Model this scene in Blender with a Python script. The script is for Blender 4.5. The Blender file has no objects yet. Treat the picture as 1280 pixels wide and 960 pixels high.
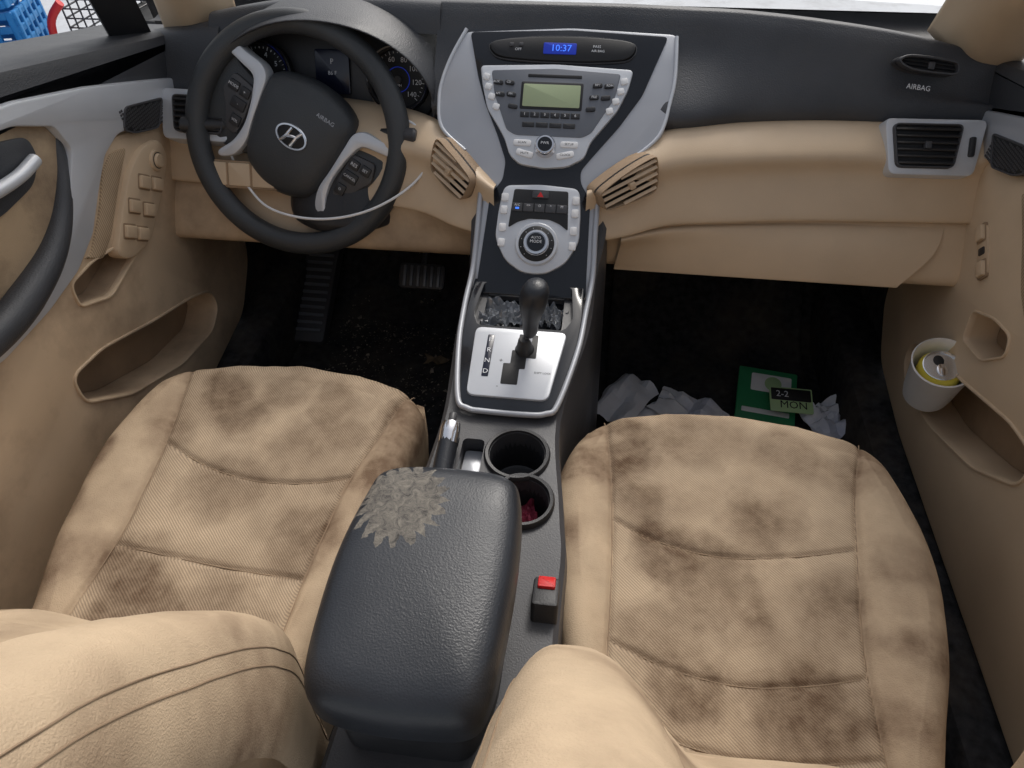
import bpy, bmesh, math, random
import numpy as np
from mathutils import Vector, Matrix, noise
random.seed(3)
scn=bpy.context.scene
COL=scn.collection
R=math.radians
# ------------------------------------------------------------------ materials
def mat(name,col,rough=.5,metal=0.0,bump=0.0,bscale=400,var=.1,vscale=9,coat=0.0,emit=0.0,trans=0.0,spec=.5,dirt=None,dirtamt=.0,ribs=0.0,ribscale=90,ribdir='DIAGONAL',stain=False):
    m=bpy.data.materials.new(name); m.use_nodes=True
    nt=m.node_tree; N=nt.nodes; L=nt.links
    b=N['Principled BSDF']
    tc=N.new('ShaderNodeTexCoord')
    n1=N.new('ShaderNodeTexNoise'); n1.inputs['Scale'].default_value=vscale; n1.inputs['Detail'].default_value=4
    L.new(tc.outputs['Object'],n1.inputs['Vector'])
    mr=N.new('ShaderNodeMapRange'); mr.inputs[1].default_value=.3; mr.inputs[2].default_value=.7
    mr.inputs[3].default_value=1-var; mr.inputs[4].default_value=1+var
    L.new(n1.outputs['Fac'],mr.inputs[0])
    mx=N.new('ShaderNodeMix'); mx.data_type='RGBA'; mx.blend_type='MULTIPLY'; mx.inputs[0].default_value=1
    mx.inputs[6].default_value=(*col,1); L.new(mr.outputs[0],mx.inputs[7])
    out=mx.outputs[2]
    if dirt:
        n3=N.new('ShaderNodeTexNoise'); n3.inputs['Scale'].default_value=6.5; n3.inputs['Detail'].default_value=6; n3.inputs['Roughness'].default_value=.62
        L.new(tc.outputs['Object'],n3.inputs['Vector'])
        m3=N.new('ShaderNodeMapRange'); m3.inputs[1].default_value=.46; m3.inputs[2].default_value=.75; m3.inputs[3].default_value=0; m3.inputs[4].default_value=dirtamt
        L.new(n3.outputs['Fac'],m3.inputs[0])
        fac=m3.outputs[0]
        if stain:
            at=N.new('ShaderNodeAttribute'); at.attribute_name='stain'
            n4=N.new('ShaderNodeTexNoise'); n4.inputs['Scale'].default_value=42; n4.inputs['Detail'].default_value=7; n4.inputs['Roughness'].default_value=.65
            L.new(tc.outputs['Object'],n4.inputs['Vector'])
            m4=N.new('ShaderNodeMapRange'); m4.inputs[1].default_value=.32; m4.inputs[2].default_value=.68; m4.inputs[3].default_value=.62; m4.inputs[4].default_value=1.15
            L.new(n4.outputs['Fac'],m4.inputs[0])
            ml=N.new('ShaderNodeMath'); ml.operation='MULTIPLY'; L.new(at.outputs['Fac'],ml.inputs[0]); L.new(m4.outputs[0],ml.inputs[1])
            ad=N.new('ShaderNodeMath'); ad.operation='ADD'; ad.use_clamp=True; L.new(ml.outputs[0],ad.inputs[0]); L.new(fac,ad.inputs[1])
            fac=ad.outputs[0]
        mx2=N.new('ShaderNodeMix'); mx2.data_type='RGBA'; mx2.inputs[7].default_value=(*dirt,1)
        L.new(fac,mx2.inputs[0]); L.new(out,mx2.inputs[6]); out=mx2.outputs[2]
    last=None
    if ribs>0:
        w=N.new('ShaderNodeTexWave'); w.bands_direction=ribdir; w.inputs['Scale'].default_value=ribscale; w.inputs['Distortion'].default_value=.8; w.inputs['Detail'].default_value=1
        L.new(tc.outputs['Object'],w.inputs['Vector'])
        mm=N.new('ShaderNodeMapRange'); mm.inputs[3].default_value=1-ribs*.35; mm.inputs[4].default_value=1+ribs*.1
        L.new(w.outputs['Fac'],mm.inputs[0])
        mx5=N.new('ShaderNodeMix'); mx5.data_type='RGBA'; mx5.blend_type='MULTIPLY'; mx5.inputs[0].default_value=1
        L.new(out,mx5.inputs[6]); L.new(mm.outputs[0],mx5.inputs[7]); out=mx5.outputs[2]
    if bump>0:
        n2=N.new('ShaderNodeTexNoise'); n2.inputs['Scale'].default_value=bscale; n2.inputs['Detail'].default_value=2
        L.new(tc.outputs['Object'],n2.inputs['Vector'])
        bp2=N.new('ShaderNodeBump'); bp2.inputs['Strength'].default_value=bump; bp2.inputs['Distance'].default_value=.001
        L.new(n2.outputs['Fac'],bp2.inputs['Height'])
        last=bp2
    if last: L.new(last.outputs[0],b.inputs['Normal'])
    L.new(out,b.inputs['Base Color'])
    rr=N.new('ShaderNodeMapRange'); rr.inputs[1].default_value=.3; rr.inputs[2].default_value=.7; rr.inputs[3].default_value=max(.02,rough*.85); rr.inputs[4].default_value=min(1,rough*1.2)
    L.new(n1.outputs['Fac'],rr.inputs[0]); L.new(rr.outputs[0],b.inputs['Roughness'])
    b.inputs['Metallic'].default_value=metal
    b.inputs['Coat Weight'].default_value=coat
    b.inputs['Specular IOR Level'].default_value=spec
    if trans: b.inputs['Transmission Weight'].default_value=trans
    if emit:
        b.inputs['Emission Color'].default_value=(*col,1); b.inputs['Emission Strength'].default_value=emit
    return m
BEIGE=(.64,.485,.325)
M=dict(
 beige=mat('beige_plastic',BEIGE,.5,bump=.25,bscale=700,var=.04,dirt=(.44,.315,.20),dirtamt=.25),
 beigedirty=mat('beige_dirty_plastic',(.62,.465,.31),.52,bump=.25,bscale=700,var=.06,dirt=(.25,.17,.11),dirtamt=.8),
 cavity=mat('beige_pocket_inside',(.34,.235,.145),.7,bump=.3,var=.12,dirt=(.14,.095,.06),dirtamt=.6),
 fabric=mat('seat_fabric',(.57,.44,.305),.92,bump=.6,bscale=800,var=.06,vscale=20,dirt=(.145,.092,.057),dirtamt=.42,ribs=1.0,ribscale=150,stain=True,spec=.15),
 fabricside=mat('seat_side_fabric',(.575,.44,.30),.9,bump=.7,bscale=650,var=.07,vscale=14,dirt=(.19,.125,.08),dirtamt=.5,stain=True,spec=.15),
 fabric2=mat('door_fabric',(.52,.385,.25),.9,bump=.5,bscale=900,var=.07,dirt=(.24,.165,.105),dirtamt=.4,ribs=1,ribscale=75,ribdir='Y',spec=.2),
 insert=mat('dirty_door_insert',(.46,.34,.215),.85,bump=.5,bscale=500,var=.12,dirt=(.10,.065,.045),dirtamt=1.0),
 black=mat('black_soft_plastic',(.052,.055,.062),.47,bump=.7,bscale=480,var=.18,spec=.5,dirt=(.13,.125,.115),dirtamt=.15),
 black2=mat('black_hard_plastic',(.024,.024,.026),.45,bump=.3,bscale=500,var=.2),
 darkgrey=mat('dark_grey_trim',(.055,.055,.060),.42,bump=.25,bscale=500,var=.15,dirt=(.16,.15,.13),dirtamt=.25),
 leather=mat('black_leather',(.022,.025,.031),.38,bump=.35,bscale=520,var=.2,spec=.5),
 gloss=mat('gloss_black',(.012,.014,.019),.12,var=.1,spec=.5),
 silver=mat('silver_paint',(.64,.66,.69),.34,metal=.25,var=.04,bump=.05),
 silverdk=mat('grey_silver_paint',(.47,.485,.515),.34,metal=.25,var=.05),
 steel=mat('steel_grey_face',(.17,.18,.20),.35,metal=.3,var=.06),
 chrome=mat('chrome',(.78,.78,.80),.15,metal=1,var=.03),
 carpet=mat('black_carpet',(.032,.032,.034),1,bump=1,bscale=350,var=.5,vscale=60,spec=.1,dirt=(.11,.090,.072),dirtamt=.7),
 white=mat('white_plastic',(.84,.84,.84),.4,var=.04),
 paper=mat('white_paper',(.78,.80,.85),.7,var=.06,vscale=25),
 floral=mat('printed_tissue',(.78,.79,.82),.7,var=.1,vscale=30,dirt=(.25,.3,.5),dirtamt=.7),
 green=mat('green_print',(.03,.25,.10),.35,var=.1),
 lime=mat('pale_green_print',(.42,.60,.30),.4,var=.1),
 red=mat('red_plastic',(.65,.02,.02),.35,var=.05),
 blue=mat('blue_plastic',(.02,.22,.55),.5,var=.1),
 bluelit=mat('blue_lit_display',(.06,.22,1.0),.3,emit=.8,var=.02),
 bluedim=mat('dark_blue_display',(.01,.03,.35),.3,emit=.35,var=.02),
 night=mat('trip_display_glass',(.01,.013,.03),.2,var=.02),
 lcd=mat('grey_green_lcd',(.34,.40,.24),.25,var=.05,emit=.08),
 ink=mat('black_ink',(.010,.010,.011),.5,var=.02),
 inkw=mat('white_ink',(.75,.76,.78),.6,var=.02),
 yellow=mat('yellow_print',(.80,.66,.08),.4,var=.1),
 alu=mat('aluminium',(.72,.73,.74),.25,metal=1,var=.04),
 wrap=mat('clear_plastic_wrap',(.32,.34,.37),.10,trans=.5,var=.1,spec=1),
 rubber=mat('tyre_rubber',(.02,.02,.02),.8,bump=.5,var=.2),
 rimw=mat('wheel_rim_leather',(.046,.050,.054),.46,bump=.5,bscale=550,var=.18),
 snow=mat('pale_ground',(.62,.64,.66),.9,bump=.6,bscale=6,var=.15,vscale=.7,dirt=(.25,.24,.23),dirtamt=.4),
 bonnet=mat('pale_bonnet_paint',(.70,.73,.76),.3,coat=.4,var=.1,dirt=(.2,.2,.2),dirtamt=.5),
 debris=mat('dirt_crumbs',(.26,.22,.175),.9,var=.6,vscale=90),
 leaf=mat('dry_leaf',(.17,.12,.07),.8,var=.4,vscale=60),
 seam=mat('seam_thread',(.27,.19,.12),.8,var=.1),
 pink=mat('dark_red_wrapper',(.28,.04,.07),.4,var=.4,vscale=60),
)
def peeled():
    m=M['leather'].copy(); m.name='peeled_black_leather'
    nt=m.node_tree; N=nt.nodes; L=nt.links; b=N['Principled BSDF']
    tc=N.new('ShaderNodeTexCoord')
    def mth(op,a,bb=None,v=None):
        n=N.new('ShaderNodeMath'); n.operation=op; L.new(a,n.inputs[0])
        if bb is not None: L.new(bb,n.inputs[1])
        if v is not None: n.inputs[1].default_value=v
        return n.outputs[0]
    nz=N.new('ShaderNodeTexNoise'); nz.inputs['Scale'].default_value=40; nz.inputs['Detail'].default_value=5; nz.inputs['Roughness'].default_value=.6
    L.new(tc.outputs['Object'],nz.inputs['Vector'])
    vs=N.new('ShaderNodeVectorMath'); vs.operation='SUBTRACT'; vs.inputs[1].default_value=(-.090,.193,.575)
    L.new(tc.outputs['Object'],vs.inputs[0])
    sc=N.new('ShaderNodeVectorMath'); sc.operation='MULTIPLY'; sc.inputs[1].default_value=(1.0,.88,.4); L.new(vs.outputs[0],sc.inputs[0])
    ln=N.new('ShaderNodeVectorMath'); ln.operation='LENGTH'; L.new(sc.outputs[0],ln.inputs[0])
    sx=N.new('ShaderNodeSeparateXYZ'); L.new(vs.outputs[0],sx.inputs[0])
    at=N.new('ShaderNodeMath'); at.operation='ARCTAN2'; L.new(sx.outputs[1],at.inputs[0]); L.new(sx.outputs[0],at.inputs[1])
    sp1=mth('MULTIPLY',mth('PINGPONG',mth('ADD',mth('ADD',at.outputs[0],v=7.0),mth('MULTIPLY',nz.outputs['Fac'],v=.5)),v=.16),v=.085)
    a1=mth('ADD',ln.outputs['Value'],sp1)
    a2=mth('ADD',a1,mth('MULTIPLY',nz.outputs['Fac'],v=.018))
    mr=N.new('ShaderNodeMapRange'); mr.inputs[1].default_value=.0590; mr.inputs[2].default_value=.0582; mr.inputs[3].default_value=0; mr.inputs[4].default_value=1
    L.new(a2,mr.inputs[0])
    cn=N.new('ShaderNodeTexNoise'); cn.inputs['Scale'].default_value=90; cn.inputs['Detail'].default_value=8; cn.inputs['Roughness'].default_value=.8; cn.inputs['Distortion'].default_value=1.2; L.new(tc.outputs['Object'],cn.inputs['Vector'])
    rp=N.new('ShaderNodeValToRGB'); rp.color_ramp.elements[0].position=.36; rp.color_ramp.elements[0].color=(.03,.028,.026,1); rp.color_ramp.elements[1].position=.66; rp.color_ramp.elements[1].color=(.25,.225,.185,1)
    e=rp.color_ramp.elements.new(.44); e.color=(.11,.10,.088,1)
    L.new(cn.outputs['Fac'],rp.inputs[0])
    src=b.inputs['Base Color'].links[0].from_socket
    mx=N.new('ShaderNodeMix'); mx.data_type='RGBA'; L.new(mr.outputs[0],mx.inputs[0]); L.new(src,mx.inputs[6]); L.new(rp.outputs[0],mx.inputs[7])
    L.new(mx.outputs[2],b.inputs['Base Color'])
    rs=b.inputs['Roughness'].links[0].from_socket
    mrr=N.new('ShaderNodeMix'); mrr.data_type='FLOAT'; L.new(mr.outputs[0],mrr.inputs[0]); L.new(rs,mrr.inputs[2]); mrr.inputs[3].default_value=.85; L.new(mrr.outputs[0],b.inputs['Roughness'])
    return m
M['peeled']=peeled()
# ------------------------------------------------------------------ object helpers
def thing(name,loc,label,cat,group=None):
    o=bpy.data.objects.new(name,None); o.empty_display_size=.05; o.location=loc
    COL.objects.link(o); o['label']=label; o['category']=cat
    if group: o['group']=group
    return o
def link(me,name,m,parent,sharp=35,recalc=True):
    if recalc:
        bm=bmesh.new(); bm.from_mesh(me); bmesh.ops.recalc_face_normals(bm,faces=bm.faces); bm.to_mesh(me); bm.free()
    if m: me.materials.append(m)
    me.polygons.foreach_set('use_smooth',[True]*len(me.polygons))
    if sharp: me.set_sharp_from_angle(angle=R(sharp))
    o=bpy.data.objects.new(name,me); COL.objects.link(o)
    if parent is not None:
        o.parent=parent
        root=parent
        while root.parent: root=root.parent
        if parent is root and parent.type=='EMPTY': o.matrix_parent_inverse=Matrix.Translation(-Vector(parent.location))
    return o
def mesh(name,vs,fs,m,parent,sharp=35):
    me=bpy.data.meshes.new(name); me.from_pydata([tuple(v) for v in vs],[],fs); me.validate()
    return link(me,name,m,parent,sharp)
class Fr:
    def __init__(s,o,X,Y,N=None):
        s.o=Vector(o); s.X=Vector(X).normalized(); s.Y=Vector(Y).normalized(); s.N=Vector(N).normalized() if N else s.X.cross(s.Y)
    def p(s,x,y,h=0): return s.o+s.X*x+s.Y*y+s.N*h
    def rot(s,a,x=0,y=0,h=0):
        c,q=math.cos(a),math.sin(a)
        return Fr(s.p(x,y,h),s.X*c+s.Y*q,-s.X*q+s.Y*c,s.N)
def area(p): return sum(p[i][0]*p[(i+1)%len(p)][1]-p[(i+1)%len(p)][0]*p[i][1] for i in range(len(p)))/2
def ccw(p): return list(p) if area(p)>0 else list(p)[::-1]
def inset(p,d):
    n=len(p); out=[]
    for i in range(n):
        a=Vector(p[i-1]);b=Vector(p[i]);c=Vector(p[(i+1)%n])
        e1=(b-a); e2=(c-b)
        if e1.length<1e-7: e1=e2
        if e2.length<1e-7: e2=e1
        e1.normalize(); e2.normalize()
        n1=Vector((-e1.y,e1.x)); n2=Vector((-e2.y,e2.x)); m=n1+n2
        if m.length<1e-5: m=n1
        m.normalize(); k=1/max(.5,m.dot(n1))
        q=b+m*d*k; out.append((q.x,q.y))
    return out
def shrink(p,d):
    cx=sum(a for a,b in p)/len(p); cy=sum(b for a,b in p)/len(p)
    rm=min(math.hypot(a-cx,b-cy) for a,b in p); k=1-d/rm
    return [(cx+(a-cx)*k,cy+(b-cy)*k) for a,b in p]
def cr(pts,n=8,closed=True):
    P=[Vector(p) for p in pts]; L=len(P); out=[]
    rng=range(L if closed else L-1)
    for i in rng:
        if closed: a,b,c,d=P[i-1],P[i],P[(i+1)%L],P[(i+2)%L]
        else: a,b,c,d=P[max(0,i-1)],P[i],P[i+1],P[min(L-1,i+2)]
        for k in range(n):
            t=k/n
            out.append(.5*((2*b)+(c-a)*t+(2*a-5*b+4*c-d)*t*t+(3*b-a-3*c+d)*t**3))
    if not closed: out.append(P[-1])
    return [tuple(v) for v in out]
def rnd(pts,r,n=5):
    out=[]; L=len(pts); pts=ccw(pts)
    for i in range(L):
        a=Vector(pts[i-1]);b=Vector(pts[i]);c=Vector(pts[(i+1)%L])
        d1=(a-b); d2=(c-b); k=min(r,d1.length*.45,d2.length*.45)
        s=b+d1.normalized()*k; e=b+d2.normalized()*k
        for j in range(n+1):
            t=j/n; q=s*(1-t)**2+b*2*t*(1-t)+e*t*t; out.append((q.x,q.y))
    return out
def rrect(cx,cy,w,h,r,a=0):
    p=[(-w/2,-h/2),(w/2,-h/2),(w/2,h/2),(-w/2,h/2)]
    c,s=math.cos(a),math.sin(a)
    return rnd([(cx+x*c-y*s,cy+x*s+y*c) for x,y in p],r,4)
def circ(cx,cy,r,n=32,ry=None):
    ry=ry or r
    return [(cx+r*math.cos(2*math.pi*i/n),cy+ry*math.sin(2*math.pi*i/n)) for i in range(n)]
def ringdata(outline,fr,prof,cap=True,sc=False):
    o=ccw(outline); n=len(o); vs=[];fs=[]
    for d,h in prof:
        q=(shrink(o,d) if sc else inset(o,d)) if d else o
        vs+= [fr.p(x,y,h) for x,y in q]
    for k in range(len(prof)-1):
        for i in range(n):
            j=(i+1)%n; fs.append((k*n+i,k*n+j,(k+1)*n+j,(k+1)*n+i))
    if cap: fs.append(tuple((len(prof)-1)*n+i for i in range(n)))
    return vs,fs
def rings(name,outline,fr,prof,m,parent,cap=True,sharp=35,sc=False):
    vs,fs=ringdata(outline,fr,prof,cap,sc)
    return mesh(name,vs,fs,m,parent,sharp)
def slab(name,outline,fr,h0,h1,b,m,parent):
    return rings(name,outline,fr,[(0,h0),(0,h1-b),(b*.3,h1-b*.3),(b,h1)],m,parent)
def frame(name,outline,fr,h0,h1,w,b,m,parent):
    return rings(name,outline,fr,[(0,h0),(0,h1-b),(b*.4,h1-b*.2),(b,h1),(w-b,h1),(w-b*.4,h1-b*.2),(w,h1-b),(w,h0)],m,parent,cap=False)
def multi(name,items,m,parent,sharp=35):
    vs=[];fs=[]
    for v,f in items:
        k=len(vs); vs+=list(v); fs+=[tuple(i+k for i in q) for q in f]
    return mesh(name,vs,fs,m,parent,sharp)
def slabd(outline,fr,h0,h1,b): return ringdata(outline,fr,[(0,h0),(0,h1-b),(b*.3,h1-b*.3),(b,h1)])
def each(name,items,m,parent):
    for it in items: multi(name,[it],m,parent)
def box(name,c,s,m,parent,b=.003,rz=0):
    fr=Fr((c[0],c[1],c[2]-s[2]/2),(math.cos(rz),math.sin(rz),0),(-math.sin(rz),math.cos(rz),0))
    return slab(name,rrect(0,0,s[0],s[1],b*1.5),fr,0,s[2],b,m,parent)
def loft(name,rows,m,parent,nu=6,nv=6,closed=False,sharp=60,thick=0):
    rr=[cr(r,nu,closed) for r in rows]
    cols=[cr([r[i] for r in rr],nv,False) for i in range(len(rr[0]))]
    a=len(cols);b=len(cols[0]); vs=[v for c in cols for v in c]; fs=[]
    for i in range(a if closed else a-1):
        for j in range(b-1):
            i2=(i+1)%a; fs.append((i*b+j,i2*b+j,i2*b+j+1,i*b+j+1))
    o=mesh(name,vs,fs,m,parent,sharp)
    if thick:
        md=o.modifiers.new('s','SOLIDIFY'); md.thickness=thick; md.offset=-1
    return o
def tubed(pts,r,closed=False,n=12,smooth=6):
    P=[Vector(p) for p in (cr(pts,smooth,closed) if smooth else pts)]
    L=len(P); vs=[];fs=[]; up=None
    rad=r if callable(r) else (lambda t:r)
    for i,p in enumerate(P):
        t=(P[(i+1)%L]-P[i-1]) if closed else (P[min(L-1,i+1)]-P[max(0,i-1)])
        t.normalize()
        if up is None: up=t.orthogonal().normalized()
        up=(up-t*up.dot(t)).normalized(); s=t.cross(up)
        k=rad(i/max(1,L-1))
        for j in range(n):
            a=2*math.pi*j/n; vs.append(p+up*math.cos(a)*k+s*math.sin(a)*k)
    for i in range(L if closed else L-1):
        i2=(i+1)%L
        for j in range(n):
            j2=(j+1)%n; fs.append((i*n+j,i*n+j2,i2*n+j2,i2*n+j))
    if not closed: fs.append(tuple(range(n))[::-1]); fs.append(tuple((L-1)*n+j for j in range(n)))
    return vs,fs
def tube(name,pts,r,m,parent,closed=False,n=12,smooth=6):
    v,f=tubed(pts,r,closed,n,smooth); return mesh(name,v,f,m,parent,50)
def lathed(prof,fr,n=40,cap=True):
    vs=[];fs=[]
    for r,h in prof:
        for i in range(n):
            a=2*math.pi*i/n; vs.append(fr.p(r*math.cos(a),r*math.sin(a),h))
    for k in range(len(prof)-1):
        for i in range(n):
            j=(i+1)%n; fs.append((k*n+i,k*n+j,(k+1)*n+j,(k+1)*n+i))
    if cap: fs.append(tuple((len(prof)-1)*n+i for i in range(n)))
    return vs,fs
def lathe(name,prof,fr,m,parent,n=40,cap=True,sharp=40):
    v,f=lathed(prof,fr,n,cap); return mesh(name,v,f,m,parent,sharp)
_tc={}
def glyph(s):
    if s in _tc: return _tc[s]
    cu=bpy.data.curves.new('t','FONT'); cu.body=s; cu.align_x='CENTER'; cu.align_y='CENTER'; cu.resolution_u=2
    o=bpy.data.objects.new('t',cu); COL.objects.link(o)
    dg=bpy.context.evaluated_depsgraph_get(); me=bpy.data.meshes.new_from_object(o.evaluated_get(dg))
    r=([tuple(v.co) for v in me.vertices],[tuple(p.vertices) for p in me.polygons])
    bpy.data.objects.remove(o); bpy.data.meshes.remove(me); _tc[s]=r; return r
def lettering(name,items,m,parent):
    L=[]
    for it in items:
        s,fr,x,y,size,h=it[:6]; a=it[6] if len(it)>6 else 0
        v,f=glyph(s); c,q=math.cos(a),math.sin(a)
        L.append(([fr.p(x+(vx*c-vy*q)*size,y+(vx*q+vy*c)*size,h) for vx,vy,_ in v],f))
    return multi(name,L,m,parent,0)
def cut(o,cutters):
    for v,f in cutters:
        me=bpy.data.meshes.new('c'); me.from_pydata([tuple(a) for a in v],[],f)
        bm=bmesh.new(); bm.from_mesh(me); bmesh.ops.recalc_face_normals(bm,faces=bm.faces); bm.to_mesh(me); bm.free()
        c=bpy.data.objects.new('c',me); COL.objects.link(c)
        md=o.modifiers.new('b','BOOLEAN'); md.operation='DIFFERENCE'; md.object=c; md.solver='EXACT'
        dg=bpy.context.evaluated_depsgraph_get(); dg.update()
        nm=bpy.data.meshes.new_from_object(o.evaluated_get(dg))
        o.modifiers.clear(); o.data=nm
        bpy.data.objects.remove(c)
    o.data.polygons.foreach_set('use_smooth',[True]*len(o.data.polygons)); o.data.set_sharp_from_angle(angle=R(35))
def closedslab(outline,fr,h0,h1):
    o=ccw(outline); n=len(o); vs=[fr.p(x,y,h0) for x,y in o]+[fr.p(x,y,h1) for x,y in o]
    fs=[(i,(i+1)%n,n+(i+1)%n,n+i) for i in range(n)]+[tuple(range(n))[::-1],tuple(range(n,2*n))]
    return vs,fs
def xrange_at(poly,y):
    xs=[]
    n=len(poly)
    for i in range(n):
        a,b=poly[i],poly[(i+1)%n]
        if (a[1]-y)*(b[1]-y)<0: xs.append(a[0]+(b[0]-a[0])*(y-a[1])/(b[1]-a[1]))
    return (min(xs),max(xs)) if len(xs)>1 else None
def vent(fr,outline,n,parent,fm,sm,w=.005,rim=.006,deep=-.012,sw=.0032,skirt=.02):
    root=slab('air_vent',outline,fr,deep-.006,deep,.001,M['ink'],parent)
    frame('vent_surround',outline,fr,deep-skirt,rim,w,.0015,fm,root)
    inn=inset(ccw(outline),w); ys=[p[1] for p in inn]; y0,y1=min(ys),max(ys); it=[]
    for i in range(n):
        y=y0+(y1-y0)*(i+.5)/n; r=xrange_at(inn,y)
        if not r: continue
        xa,xb=r; f2=Fr(fr.p(0,y,-.001),fr.X,(fr.Y*.75-fr.N*.65),None)
        it.append(slabd([(xa,-sw),(xb,-sw),(xb,sw),(xa,sw)],f2,-.001,.001,.0003))
    multi('vent_slats',it,sm,root)
    x=sum(p[0] for p in inn)/len(inn); y=sum(p[1] for p in inn)/len(inn)
    slab('vent_tab',rrect(x,y,.010,.011,.002),fr,-.004,.004,.0015,M['darkgrey'] if sm is M['black2'] else sm,root)
    return root
T=Fr((0,.84,.6396),(1,0,0),(0,.7359,.6770))
B=Fr((0,.47,.45),(1,0,0),(0,.9806,.1961))
# ================================================================== DASHBOARD
dash=thing('dashboard',(0,.95,.45),'two tone black and beige car dashboard with silver centre stack','dashboard')
xs=[-.20,-.1,0,.1,.2,.3,.42,.54,.64,.70]
rear_z=[.80,.80,.80,.80,.798,.795,.785,.77,.75,.735]
seam_y=[.90,.90,.90,.90,.885,.918,.938,.943,.948,.95]
rows=[[(x,1.13,z-.03) for x,z in zip(xs,rear_z)],
      [(x,1.03,z) for x,z in zip(xs,rear_z)],
      [(x,1.005,z-.006) for x,z in zip(xs,rear_z)],
      [(x,.975,z-.05) for x,z in zip(xs,rear_z)],
      [(x,y+.008,.69) for x,y in zip(xs,seam_y)],
      [(x,y+.004,.664) for x,y in zip(xs,seam_y)],
      [(x,y+.02,.655) for x,y in zip(xs,seam_y)]]
loft('upper_pad',rows,M['black'],dash)
xs2=[-.76,-.70,-.64,-.58]
loft('side_pad',[[(x,1.13,.71+.08*(x+.76)) for x in xs2],[(x,1.02,.735+.15*(x+.76)) for x in xs2],[(x,.98,.72+.15*(x+.76)) for x in xs2],[(x,.955,.69) for x in xs2],[(x,.945,.66) for x in xs2],[(x,.96,.655) for x in xs2]],M['black'],dash)
xs3=[-.60,-.5,-.4,-.3,-.195]
zz3=[.772,.79,.80,.802,.80]
loft('rear_pad',[[(x,1.13,z-.03) for x,z in zip(xs3,zz3)],[(x,1.03,z) for x,z in zip(xs3,zz3)],[(x,1.00,z-.006) for x,z in zip(xs3,zz3)],[(x,.985,z-.04) for x,z in zip(xs3,zz3)]],M['black'],dash)
cols=[(.065,(.80,.60),(.772,.57),(.752,.53)),(.13,(.845,.640),(.805,.59),(.772,.535)),(.20,(.880,.662),(.835,.60),(.805,.54)),(.30,(.918,.662),(.862,.60),(.825,.54)),(.42,(.938,.662),(.882,.60),(.843,.54)),(.54,(.943,.662),(.890,.60),(.853,.54)),(.66,(.948,.662),(.897,.60),(.862,.54)),(.72,(.95,.662),(.90,.60),(.866,.54))]
def lower(sg,sh=0):
    rows=[]
    f=lambda c,k,dy=0,dz=0:(sg*c[0]+sh,c[k][0]+dy,c[k][1]+dz)
    rows.append([f(c,1,.03,-.002) for c in cols])
    rows.append([f(c,1) for c in cols])
    rows.append([f(c,2,0,.035) for c in cols])
    rows.append([f(c,2,-.004,0) for c in cols])
    rows.append([f(c,3,-.002,.006) for c in cols])
    rows.append([f(c,3,.004,0) for c in cols])
    loft('lower_trim',rows,M['beige'],dash)
    rows=[[f(c,3,.010,0) for c in cols],[(sg*c[0]+sh,c[3][0]*.4+.83*.6-.006,.50) for c in cols],[(sg*c[0]+sh,.812,.455) for c in cols],[(sg*c[0]+sh,.86,.435) for c in cols],[(sg*c[0]+sh,1.02,.43) for c in cols]]
    loft('knee_panel',rows,M['beige'] if sg>0 else M['beigedirty'],dash)
lower(1); lower(-1,-.015)
gx=[.125,.2,.3,.4,.5,.575,.645]
def gy(x): return float(np.interp(x,[c[0] for c in cols],[c[3][0] for c in cols]))
gb=[[(x,gy(x)+.012,.532) for x in gx],[(x,gy(x)-.002,.528) for x in gx],
    [(.125+(x-.125)*.97,gy(x)*.4+.83*.6-.018,.50) for x in gx],
    [(.12+(x-.125)*.90,.798,.459) for x in gx],[(.12+(x-.125)*.89,.803,.450) for x in gx],[(.12+(x-.125)*.88,.85,.445) for x in gx]]
loft('glovebox_door',gb,M['beige'],dash)
V=Fr((.592,.903,.645),(1,.05,0),(0,.64,.77))
slab('vent_bezel',rnd([(-.077,.042),(.078,.042),(.066,-.044),(-.062,-.044)],.012),V,-.05,.006,.003,M['silver'],dash)
vent(Fr(V.p(-.006,0,.0135),V.X,V.Y,V.N),rnd([(-.060,.033),(.046,.033),(.038,-.034),(-.048,-.034)],.010),6,dash,M['darkgrey'],M['black2'],w=.003,rim=.0,deep=-.006)
slab('vent_wheel',rrect(.057,.0,.009,.03,.003),V,0,.011,.002,M['black2'],dash)
U2=Fr((.565,.966,.745),(1,.02,-.10),(0,.45,.89))
vent(U2,cr([(-.046,.0),(-.03,.011),(.03,.011),(.044,.006),(.044,-.008),(.02,-.011),(-.025,-.010)],5),3,dash,M['darkgrey'],M['black2'],w=.0035,rim=.008,deep=-.004)
lettering('lettering',[('AIRBAG',Fr(U2.p(-.012,-.034,.006),U2.X,U2.Y,U2.N),0,0,.0105,.006)],M['inkw'],dash)
def quadframe(tl,tr,bl,h):
    tl,tr,bl=map(Vector,(tl,tr,bl)); X=(tr-tl); Y=(tl-bl); N=X.cross(Y).normalized(); Y=N.cross(X)
    return Fr(tl+N*h,X,Y)
Q=quadframe((.083,.762,.622),(.166,.818,.645),(.087,.752,.575),.004)
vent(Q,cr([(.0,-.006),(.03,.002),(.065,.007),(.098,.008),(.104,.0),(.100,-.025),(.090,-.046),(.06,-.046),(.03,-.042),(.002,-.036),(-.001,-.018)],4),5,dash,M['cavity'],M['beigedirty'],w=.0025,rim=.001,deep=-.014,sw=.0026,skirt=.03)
Q2=quadframe((-.176,.835,.655),(-.100,.778,.622),(-.170,.812,.60),.010)
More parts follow.
